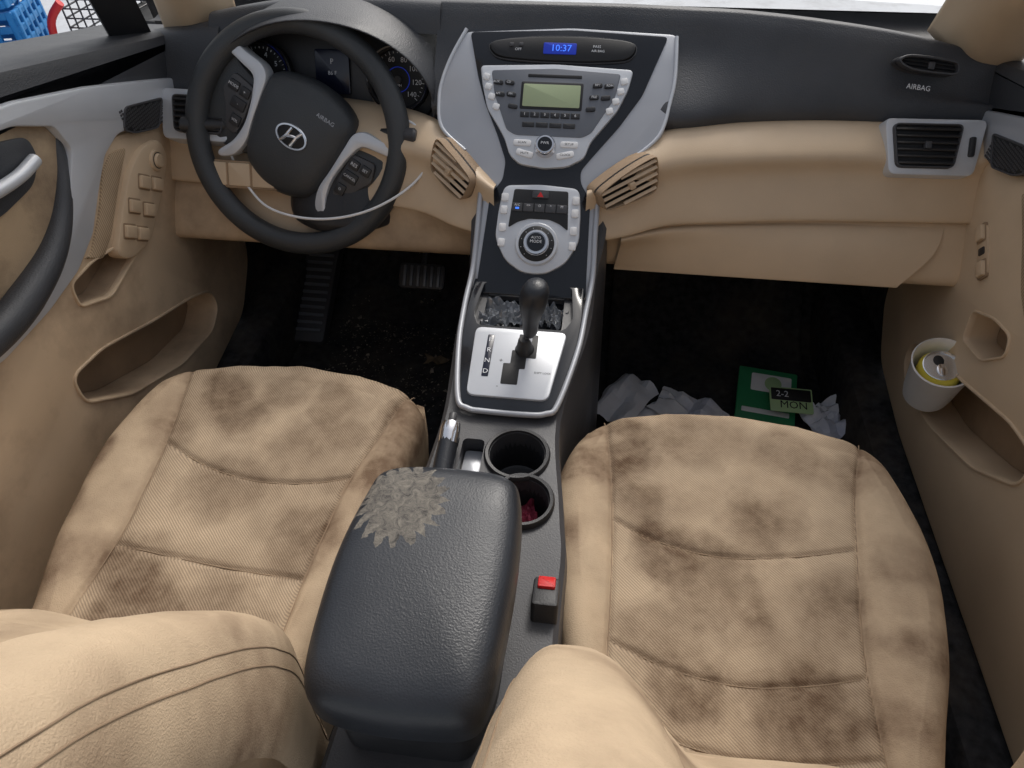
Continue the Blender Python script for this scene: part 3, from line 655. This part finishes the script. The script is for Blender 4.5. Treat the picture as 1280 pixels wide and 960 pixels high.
    for us in(.215,.785,.055,.06,.94,.945):
        if us<.15 or us>.85: i=int(NX2*(.085 if us<.5 else .915))+(2 if us in(.055,.94) else 0)
        else: i=int(round((.15+(us*(bx1-bx0)-.05)/((bx1-bx0)-.10)*.70)*NX2))
        multi('backrest_seam',[tubed([Vector(vs[j*W2+i])+Vector((0,.0003,.0001)) for j in range(10,NZ,2)],.0008,n=6,smooth=0)],M['seam'],th,60)
    return th
seat([(-.06,.11),(.05,.10),(.174,.080),(.266,.058),(.392,.052),(.47,.075),(.503,.10),(.56,.13)],[(-.06,.47),(.073,.475),(.169,.520),(.292,.549),(.383,.540),(.503,.508),(.56,.49)],
  ([0,.1,.25,.5,.75,.9,1],[.50,.528,.545,.552,.542,.525,.50]),
  [[(.12,.515),(.13,.42),(.135,.335),(.136,.25),(.135,.17),(.13,.02)],[(.485,.505),(.458,.41),(.443,.324),(.430,.24),(.421,.159),(.42,.02)]],
  [[(.135,.335),(.19,.312),(.273,.300),(.36,.308),(.443,.324)],[(.135,.17),(.2,.148),(.28,.138),(.35,.145),(.421,.159)],[(.13,.085),(.28,.06),(.42,.075)]],
  [(.15,.44,.040,.75),(.14,.49,.035,.6),(.21,.29,.045,.8),(.27,.25,.06,.65),(.23,.22,.035,.6),(.34,.36,.05,.5),(.46,.44,.035,.5),(.18,.37,.03,.5),(.20,.19,.045,.55),(.22,.11,.05,.85),(.31,.10,.05,.7),(.38,.26,.05,.5),(.072,.42,.03,.75),(.085,.30,.025,.5),(.38,.46,.035,.45),(.25,.48,.05,.45),(.48,.3,.03,.4),(.5,.2,.03,.5),(.46,.11,.03,.5)],
  [(.30,.07),(.38,.055),(.45,.035),(.55,.0),(.7,-.07),(.8,-.14),(.96,-.30)],.080,.115,.028,.60,'beige fabric seat with brown stains next to the open floor')
seat([(-.06,-.54),(.05,-.545),(.126,-.560),(.248,-.602),(.371,-.620),(.47,-.605),(.536,-.585),(.6,-.56)],[(-.06,-.22),(.108,-.205),(.246,-.185),(.36,-.160),(.49,-.148),(.552,-.17),(.6,-.19)],
  ([0,.1,.25,.5,.75,.9,1],[.528,.555,.572,.580,.570,.55,.525]),
  [[(-.548,.555),(-.530,.47),(-.515,.391),(-.506,.30),(-.502,.222),(-.51,.02)],[(-.180,.535),(-.205,.44),(-.227,.359),(-.236,.28),(-.241,.201),(-.245,.02)]],
  [[(-.515,.391),(-.44,.358),(-.36,.344),(-.28,.348),(-.227,.359)],[(-.502,.222),(-.37,.212),(-.241,.201)],[(-.506,.10),(-.37,.09),(-.244,.10)]],
  [(-.46,.49,.035,.7),(-.42,.44,.04,.65),(-.37,.51,.04,.55),(-.28,.50,.045,.6),(-.18,.47,.035,1.0),(-.165,.42,.03,.95),(-.20,.37,.03,.8),(-.25,.43,.03,.5),(-.40,.33,.05,.5),(-.33,.41,.04,.4),(-.46,.19,.045,.65),(-.43,.13,.05,.85),(-.34,.17,.045,.6),(-.27,.25,.045,.5),(-.5,.4,.03,.35),(-.61,.35,.022,.9),(-.60,.27,.02,.6),(-.3,.1,.05,.7),(-.56,.17,.03,.5)],
  [(.30,.05),(.38,.06),(.48,.062),(.56,.045),(.64,.005),(.75,-.06),(.85,-.15),(.96,-.29)],.026,.10,-.66,-.148,'beige fabric driving seat with brown water stains beside armrest')
bu=thing('seatbelt_buckle',(.066,.16,.30),'black seatbelt buckle with red release button beside the seat','seatbelt buckle')
BF=Fr((.060,.150,.32),(1,0,0),(0,-.97,.25),(0,.25,.97))
slab('buckle_body',rrect(0,0,.030,.042,.005),BF,0,.137,.004,M['black2'],bu)
slab('release_button',rrect(0,-.010,.020,.016,.002),BF,.132,.141,.002,M['red'],bu)
# ================================================================== DOORS
def door(sg,label):
    d=thing('door_trim',(sg*.70,.5,.1),label,'car door','front doors')
    F_=Fr((sg*.68,0,0),(0,1,0),(0,0,1),(-sg,0,0))
    mb=M['beigedirty'] if sg<0 else M['beige']
    low=[(1.02,.64),(1.055,.50),(1.045,.36),(1.02,.26),(.93,.175),(.75,.15),(.55,.15),(.35,.15),(.0,.15),(-.3,.15),(-.3,.70),(.30,.60),(.45,.565),(.56,.585),(.62,.635),(.70,.685),(.80,.66),(.94,.62)]
    p=slab('door_panel',rnd(low,.03),F_,-.09,0,.012,mb,d)
    pocket=rnd([(.845,.262),(.80,.235),(.68,.255),(.54,.315),(.452,.385),(.455,.435),(.53,.425),(.66,.375),(.78,.335),(.84,.305)],.02)
    tray=rnd([(.69,.525),(.70,.498),(.60,.478),(.535,.508),(.54,.545),(.60,.545)],.012)
    tr2=rnd([(.735,.462),(.72,.415),(.655,.43),(.615,.475),(.63,.50),(.68,.49)],.012)
    cut(p,[closedslab(pocket,F_,-.065,.02),closedslab(tray if sg<0 else tr2,F_,-.05,.02)])
    frame('pocket_lip',inset(ccw(pocket),-.004),F_,-.01,.003,.005,.002,mb,p)
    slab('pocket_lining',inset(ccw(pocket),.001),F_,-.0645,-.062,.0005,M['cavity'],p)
    q_=tray if sg<0 else tr2
    frame('tray_lip',inset(ccw(q_),-.003),F_,-.008,.003,.004,.0015,M['beige'],p)
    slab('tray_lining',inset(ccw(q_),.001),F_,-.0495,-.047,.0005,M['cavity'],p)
    F2=Fr((sg*.685,0,0),(0,1,0),(0,0,1),(-sg,0,0))
    up=[(1.10,.725),(.95,.755),(.78,.792),(.61,.828),(.30,.885),(-.3,.95),(-.3,.84),(.30,.80),(.59,.785),(.70,.757),(.82,.72),(.95,.672),(1.03,.645),(1.10,.62)]
    slab('door_top_pad',rnd(up,.012),F2,-.16,.004,.016,M['black'],d)
    tr=[(1.035,.660),(.98,.676),(.86,.716),(.74,.755),(.60,.792),(.42,.82),(.2,.84),(.2,.82),(.42,.797),(.58,.768),(.645,.738),(.657,.70),(.622,.660),(.575,.617),(.53,.597),(.47,.585),(.38,.58),(.2,.60),(.2,.575),(.38,.543),(.48,.545),(.56,.556),(.62,.582),(.67,.625),(.715,.660),(.76,.672),(.82,.662),(.90,.632),(.955,.607),(1.03,.58)]
    slab('silver_trim',rnd(tr,.008),F_,-.02,.008,.004,M['silver'] if sg<0 else M['silverdk'],d)
    slab('door_insert',rnd([(.66,.70),(.64,.745),(.57,.770),(.42,.80),(.2,.82),(.2,.59),(.38,.56),(.47,.565),(.54,.58),(.60,.62)],.01),F_,-.05,-.004,.002,M['insert'],d)
    hz=slab('handle_recess',rnd([(.60,.715),(.60,.745),(.50,.775),(.40,.785),(.40,.70),(.50,.685),(.57,.69)],.015),F_,-.01,.001,.001,M['black'],d)
    tube('door_handle',[(sg*.672,.585,.720),(sg*.668,.54,.718),(sg*.666,.48,.725),(sg*.668,.42,.742)],.009,M['silver'],hz,n=12)
    tube('pull_bar',[(sg*.692,.655,.715),(sg*.688,.632,.672),(sg*.684,.59,.630),(sg*.679,.54,.603),(sg*.675,.48,.588),(sg*.672,.40,.580),(sg*.670,.30,.59),(sg*.67,.15,.61)],lambda t:.010+.013*min(1,t*1.6),M['black'],d,n=14)
    so_=rnd([(.905,.672),(.80,.700),(.775,.672),(.80,.655),(.865,.635)],.010)
    sp_=slab('speaker_grille',so_,F_,.005,.0085,.001,M['ink'],d)
    frame('grille_rim',so_,F_,.005,.0105,.003,.001,M['darkgrey'],sp_)
    it=[]
    for i in range(22):
        for j in range(12):
            y=.785+i*.0052; z=.640+j*.0052
            if z<.700-(y-.80)*.27-.005 and z>.657-(y-.80)*.35+.003 and (y>.80 or z>.668): it.append(slabd(rrect(y,z,.0034,.0034,.0005),F_,.0082,.0092,.0002))
    if it: multi('grille_mesh',it,M['darkgrey'],sp_)
    slab('fabric_insert',rnd([(.735,.655),(.70,.640),(.655,.595),(.60,.556),(.585,.560),(.62,.535),(.66,.555),(.72,.605),(.775,.645)],.01),F_,-.01,.003,.002,M['fabric2'],d)
    def switch(pod,y,z,w,h,a,h1,m):
        slab('switch_well',rrect(y,z,w+.006,h+.006,.004,a),F_,h1-.003,h1+.0006,.0002,M['cavity'],pod)
        slab('window_switch',rrect(y,z,w,h,.003,a),F_,h1-.002,h1+.006,.002,m,pod)
    if sg<0:
        pod=slab('switch_pod',rnd([(.855,.622),(.80,.632),(.745,.612),(.69,.570),(.640,.528),(.665,.502),(.725,.495),(.80,.540),(.86,.585)],.02),F_,-.01,.010,.005,M['beige'],d)
        K=Fr(F_.p(.822,.598,.010),F_.X,F_.Y,F_.N)
        kb=lathe('mirror_knob',[(.018,-.002),(.018,.002),(.0165,.004),(.012,.004),(.0115,.007),(.010,.0085),(.0005,.009)],K,M['beigedirty'],pod,n=28)
        lathe('knob_gap',[(.0135,.0038),(.0135,.0046),(.011,.0046)],K,M['ink'],kb,n=28,cap=False)
        for (y,z) in((.771,.585),(.799,.566),(.725,.567),(.754,.543),(.690,.541),(.715,.521)): switch(pod,y,z,.026,.020,-.62,.010,M['beige'])
    else:
        pod=slab('switch_plate',rrect(.788,.536,.080,.030,.008,.62),F_,-.002,.003,.0015,M['beigedirty'],d)
        for (y,z) in((.812,.553),(.765,.519)): switch(pod,y,z,.024,.019,.62,.003,M['beige'])
        slab('switch_gap',rrect(.7885,.536,.012,.016,.003,.62),F_,.002,.0045,.001,M['black2'],pod)
    return d
door(-1,'beige driver door with silver trim, window switches and dirty map pocket')
door(1,'beige passenger door with silver trim and map pocket holding a can')
# ================================================================== CAR SHELL
body_=thing('car',(0,.9,-.3),'pale car body with beige windscreen pillars around the cabin','car')
for sg in(1,-1):
    rk=.62 if sg>0 else .30
    loft('windscreen_pillar',[[(sg*(.735-.16*t),1.10-rk*t,.66+.58*t),(sg*(.66-.16*t),1.04-rk*t,.72+.58*t),(sg*(.63-.16*t),1.06-rk*t,.74+.58*t),(sg*(.615-.16*t),1.12-rk*t,.75+.58*t)] for t in(0,.3,.6,1)],M['beige'],body_,thick=.01)
    loft('door_frame',[[(sg*(.735-.13*t),1.04-rk*t,.68+.55*t),(sg*(.75-.13*t),1.0-rk*t,.695+.55*t),(sg*(.765-.13*t),.97-rk*t,.70+.55*t)] for t in(0,.3,.6,1)],M['black2'],body_,thick=.01)
    box('sill',(sg*.78,.3,.04),(.30,1.9,.20),M['carpet'],body_,b=.02)
tube('sill_strip',[(-.652,.0,.150),(-.652,.3,.150),(-.652,.62,.145)],.010,M['silver'],body_)
loft('bonnet',[[(x,y,z+.03*math.cos(x*1.6)) for x in(-.85,-.5,0,.5,.85)] for y,z in((1.22,.74),(1.5,.74),(1.9,.68),(2.3,.55))],M['bonnet'],body_)
loft('cowl',[[(x,y,z) for x in(-.8,-.4,0,.4,.8)] for y,z in((1.10,.73),(1.16,.715),(1.24,.735))],M['black2'],body_)
mesh('firewall',[(-.9,1.42,0),(.9,1.42,0),(.9,1.30,.72),(-.9,1.30,.72)],[(0,1,2,3)],M['carpet'],body_)
for sg in (1,-1): mesh('kick_panel',[(sg*.72,.95,0),(sg*.72,1.42,0),(sg*.72,1.35,.68),(sg*.72,1.0,.62)],[(0,1,2,3)],M['carpet'],body_)
vs=[];fs=[]; nx,ny=60,80
for j in range(ny+1):
    for i in range(nx+1):
        x=-.95+1.90*i/nx; y=-.7+2.2*j/ny
        z=.004*noise.noise(Vector((x*9,y*9,0)))+max(0,(y-1.15))*.75
        vs.append((x,y,z))
for j in range(ny):
    for i in range(nx): fs.append((j*(nx+1)+i,j*(nx+1)+i+1,(j+1)*(nx+1)+i+1,(j+1)*(nx+1)+i))
fl=mesh('floor',vs,fs,M['carpet'],None); fl['kind']='structure'
it=[]
for k in range(1100):
    if k%3: cx0,cy0=random.choice(((-.45,.95),(-.30,.88),(-.22,1.02),(-.38,1.06),(-.50,1.08),(-.20,.90))); x=random.gauss(cx0,.04); y=random.gauss(cy0,.035)
    else: x=random.gauss(-.34,.14); y=random.gauss(.99,.14)
    if not(-.62<x<-.13): continue
    s=random.uniform(.0008,.0028)*(2.8 if random.random()<.04 else 1); z=.024+max(0,(y-1.13))*.75
    pts=[Vector((x+random.uniform(-s,s)*1.5,y+random.uniform(-s,s)*1.5,z+random.uniform(0,s))) for _ in range(4)]
    it.append((pts,[(0,1,2),(0,2,3),(0,1,3),(1,2,3)]))
o=multi('floor_dirt',it,M['debris'],None); o['kind']='stuff'
for x0,x1,nm in((-.60,-.15,'driver'),(.14,.60,'passenger')):
    mt=thing('floor_mat',((x0+x1)/2,.9,.01),'black carpet floor mat lying in the '+nm+' footwell','floor mat','floor mats')
    loft('mat',[[(x0+(x1-x0)*i/5,y,.014+.004*math.sin(i*1.7+y*9)+max(0,(y-1.13))*.75) for i in range(6)] for y in(.62,.8,.95,1.1,1.2,1.28)],M['carpet'],mt,thick=.005)
lf=thing('dry_leaf',(-.27,.98,.03),'brown dry leaf lying on the dirty driver footwell mat','leaf')
mesh('leaf_blade',[(-.27+.035*math.cos(a)*(1-.45*abs(math.sin(a*2.5))),.98+.022*math.sin(a)*(1-.45*abs(math.sin(a*2.5))),.030+.006*math.sin(a*3)) for a in [2*math.pi*i/30 for i in range(30)]]+[(-.27,.98,.036)],[(i,(i+1)%30,30) for i in range(30)],M['leaf'],lf,0)
fp=thing('foot_rest',(-.60,1.12,.05),'black ribbed foot rest pad on the floor','foot rest')
FF=Fr((-.60,1.13,.10),(1,0,0),(0,.85,.5))
slab('pad',rrect(0,0,.085,.28,.012),FF,-.03,.0,.004,M['darkgrey'],fp)
multi('ribs',[slabd(rrect(0,-.11+.02*i,.066,.007,.002),FF,-.001,.005,.001) for i in range(12)],M['steel'],fp)
bp_=thing('brake_pedal',(-.34,1.18,.15),'black rubber brake pedal hanging under the dashboard','pedal')
FF=Fr((-.31,1.09,.19),(1,0,0),(0,.7,.7))
slab('pedal_pad',rrect(0,0,.11,.06,.012),FF,-.012,0,.004,M['darkgrey'],bp_)
multi('pedal_ribs',[slabd(rrect(-.04+.016*i,0,.007,.048,.002),FF,-.001,.004,.001) for i in range(6)],M['steel'],bp_)
tube('pedal_arm',[(-.31,1.11,.19),(-.31,1.19,.25),(-.31,1.23,.39)],.008,M['darkgrey'],bp_)
# ================================================================== LOOSE THINGS
def crumple(nm,c,w,h,rz,amp,seed,m,parent,n=14,freq=3):
    vs=[];fs=[]
    for j in range(n+1):
        for i in range(n+1):
            u=i/n-.5; v=j/n-.5
            z=amp*(abs(noise.noise(Vector((u*freq+seed,v*freq,seed))))*2+.35*abs(noise.noise(Vector((u*8,v*8+seed,1)))))
            x=u*w*(1+.25*noise.noise(Vector((u*3,v*3,seed+5)))); y=v*h*(1+.25*noise.noise(Vector((v*3,u*3,seed+8))))
            vs.append((c[0]+x*math.cos(rz)-y*math.sin(rz),c[1]+x*math.sin(rz)+y*math.cos(rz),c[2]+z))
    for j in range(n):
        for i in range(n): fs.append((j*(n+1)+i,j*(n+1)+i+1,(j+1)*(n+1)+i+1,(j+1)*(n+1)+i))
    return mesh(nm,vs,fs,m,parent,25)
t=thing('crumpled_paper',(.19,.85,.03),'folded white tissue paper on the passenger floor','paper'); crumple('sheet',(.175,.87,.05),.10,.14,-.5,.03,1,M['paper'],t,10,2)
t=thing('crumpled_paper',(.24,.84,.03),'flat white paper lying under folded tissue','paper'); crumple('sheet',(.235,.83,.035),.12,.09,.2,.02,3,M['paper'],t,8,2)
t=thing('crumpled_paper',(.31,.87,.03),'creased white napkin with blue print on the floor','paper'); crumple('sheet',(.315,.855,.05),.15,.08,-.5,.025,4,M['floral'],t,10,2.5)
t=thing('crumpled_paper',(.62,.85,.04),'small creased flowered tissue beside the green packet','paper'); crumple('sheet',(.605,.86,.05),.10,.09,.5,.03,7,M['floral'],t,10,2.5)
t=thing('snack_packet',(.49,.91,.03),'flat green and white packet lying on black carpet','packet')
PF=Fr((.485,.92,.055),(.98,-.13,0),(.13,.98,.25))
slab('packet_body',rrect(0,0,.125,.140,.004),PF,-.004,0,.001,M['green'],t)
slab('packet_window',rrect(.008,.034,.085,.045,.004),PF,0,.0008,.0002,M['white'],t)
slab('packet_picture',circ(.012,.034,.018,20),PF,.0007,.0014,.0002,M['lime'],t)
slab('packet_stripe',rrect(0,-.04,.10,.012,.002),PF,0,.0008,.0002,M['white'],t)
t=thing('small_card',(.52,.86,.06),'small black and green printed card resting on packet','card')
PF=Fr((.525,.885,.085),(.99,-.02,0),(.0,.95,.3))
slab('card',rrect(0,0,.088,.058,.003),PF,-.002,0,.0005,M['lime'],t)
slab('card_band',rrect(0,.012,.082,.028,.002),PF,0,.0007,.0002,M['ink'],t)
lettering('lettering',[('MON',PF,.004,-.013,.024,.0012)],M['ink'],t)
lettering('white_lettering',[('2-2',PF,-.018,.012,.020,.0014)],M['inkw'],t)
t=thing('plastic_wrap',(-.02,.65,.48),'crumpled clear plastic wrapper stuffed in the storage cubby','wrapper')
crumple('wrap_sheet',(-.045,.634,.466),.080,.055,.2,.017,11,M['wrap'],t,n=22,freq=5)
crumple('wrap_fold',(.022,.634,.466),.05,.05,-.4,.016,15,M['wrap'],t,n=18,freq=5)
t=thing('wrapper',(.02,.31,.38),'small dark red wrapper inside the rear cup holder','wrapper'); crumple('wrapper_sheet',(.022,.318,.39),.030,.035,.3,.016,21,M['pink'],t)
cupT=thing('white_cup',(.648,.69,.32),'white plastic cup wedged in the door pocket','cup')
ax=Vector((-.18,-.28,.94)).normalized(); cx_=Vector((0,1,.21)).cross(ax).normalized(); cy_=ax.cross(cx_)
CF=Fr((.676,.728,.283),cx_,cy_,ax)
lathe('cup_wall',[(.001,0),(.036,0),(.039,.02),(.045,.10),(.047,.106),(.045,.108),(.042,.100),(.037,.01),(.001,.008)],CF,M['white'],cupT,cap=False)
canT=thing('drink_can',(.645,.69,.33),'opened yellow drink can standing inside the white cup','can')
cn=lathe('can_body',[(.028,.012),(.033,.018),(.033,.085),(.031,.090),(.0275,.094)],CF,M['yellow'],canT,cap=False)
lathe('can_top',[(.0275,.094),(.028,.0965),(.0265,.097),(.0255,.093),(.001,.093)],CF,M['alu'],cn,cap=False)
slab('can_opening',circ(-.002,.011,.008,20,.010),CF,.0925,.0934,.0001,M['ink'],cn)
slab('can_tab',circ(0,-.007,.0075,20,.011),CF,.0932,.0945,.0004,M['chrome'],cn)
# ================================================================== OUTSIDE
gr=mesh('ground',[(-60,-60,-.36),(60,-60,-.36),(60,60,-.36),(-60,60,-.36)],[(0,1,2,3)],M['snow'],None); gr['kind']='structure'
def crate(x,y,z,rz):
    t=thing('plastic_crate',(x,y,z),'blue slatted plastic crate standing on the pale ground','crate','blue crates')
    c,s=math.cos(rz),math.sin(rz); it=[]
    for k,L_ in enumerate((.55,.55,.4,.4)):
        dist=.2 if k<2 else .275
        nx_,ny_=(0,1) if k<2 else (1,0); sgn=1 if k%2==0 else -1
        o_=Vector((x,y,z))+Vector((nx_*dist*sgn*c-ny_*dist*sgn*s,nx_*dist*sgn*s+ny_*dist*sgn*c,0))
        Xv=Vector((c,s,0)) if k<2 else Vector((-s,c,0)); f=Fr(o_,Xv,(0,0,1))
        for zz in(.02,.09,.16,.23,.30): it.append(slabd(rrect(0,zz,L_,.035,.005),f,-.01,.01,.003))
        for q in range(6): it.append(slabd(rrect(-L_/2+.02+(L_-.04)*q/5,.16,.03,.32,.004),f,-.012,.012,.003))
    multi('crate_wall',it,M['blue'],t)
crate(-3.45,3.60,-.36,.3); crate(-3.45,3.60,-.02,.25); crate(-4.1,3.3,-.36,.1); crate(-3.4,2.95,-.36,.5)
ct=thing('shopping_cart',(-2.9,3.8,-.36),'low wire basket cart with red handle standing outside','shopping cart')
it=[]
ox,oy,oz=-3.00,3.72,-.34
for i in range(7):
    z=oz+.05*i; it.append(tubed([(ox,oy,z),(ox+.32,oy,z),(ox+.35,oy+.35,z),(ox,oy+.35,z)],.005,True,6,0))
for i in range(7):
    x=ox+.053*i; it.append(tubed([(x,oy,oz),(x,oy,oz+.32)],.005,False,6,0)); it.append(tubed([(x,oy+.35,oz),(x,oy+.35,oz+.32)],.005,False,6,0))
multi('basket',it,M['darkgrey'],ct)
tube('cart_handle',[(ox-.06,oy-.10,oz+.02),(ox-.04,oy-.08,oz+.20),(ox+.05,oy-.06,oz+.30)],.022,M['red'],ct)
ty=thing('used_tyre',(-2.6,4.0,-.36),'black rubber tyre lying on the pale ground','tyre')
lathe('tread',[(.18,.02),(.20,0),(.30,0),(.33,.03),(.33,.17),(.30,.2),(.2,.2),(.18,.18),(.18,.02)],Fr((-2.45,4.05,-.355),(1,0,0),(0,1,.0)),M['rubber'],ty,cap=False)
# ================================================================== CAMERA
C=Vector((.08,-.2,1.16)); psi,thh,ro=R(8),R(45),R(-1)
Fv=Vector((-math.sin(psi)*math.cos(thh),math.cos(psi)*math.cos(thh),-math.sin(thh)))
R0=Vector((math.cos(psi),math.sin(psi),0)); U0=R0.cross(Fv)
Rv=R0*math.cos(ro)+U0*math.sin(ro); Uv=-R0*math.sin(ro)+U0*math.cos(ro)
cd=bpy.data.cameras.new('camera'); co=bpy.data.objects.new('camera',cd); COL.objects.link(co)
co.matrix_world=Matrix((( Rv.x,Uv.x,-Fv.x,C.x),(Rv.y,Uv.y,-Fv.y,C.y),(Rv.z,Uv.z,-Fv.z,C.z),(0,0,0,1)))
cd.sensor_width=36; cd.lens=36*870/1280; cd.clip_start=.02; cd.clip_end=500
scn.camera=co
# ================================================================== LIGHT
w=bpy.data.worlds.new('World'); scn.world=w; w.use_nodes=True
nt=w.node_tree; bg=nt.nodes['Background']
AZ,EL=R(12),R(48)
sky=nt.nodes.new('ShaderNodeTexSky'); sky.sky_type='NISHITA'; sky.sun_disc=False
sky.sun_elevation=EL; sky.sun_rotation=AZ; sky.dust_density=4; sky.air_density=1.2
hs=nt.nodes.new('ShaderNodeHueSaturation'); hs.inputs['Saturation'].default_value=.4
nt.links.new(sky.outputs[0],hs.inputs['Color']); nt.links.new(hs.outputs[0],bg.inputs['Color']); bg.inputs['Strength'].default_value=.15
sd=bpy.data.lights.new('sun','SUN'); sd.energy=1.35; sd.angle=R(14); sd.color=(1,.96,.9)
so=bpy.data.objects.new('sun',sd); COL.objects.link(so)
dv=Vector((math.sin(AZ)*math.cos(EL),math.cos(AZ)*math.cos(EL),math.sin(EL)))
so.rotation_euler=dv.to_track_quat('Z','Y').to_euler()
scn.view_settings.view_transform='Standard'; scn.view_settings.look='None'; scn.view_settings.exposure=0
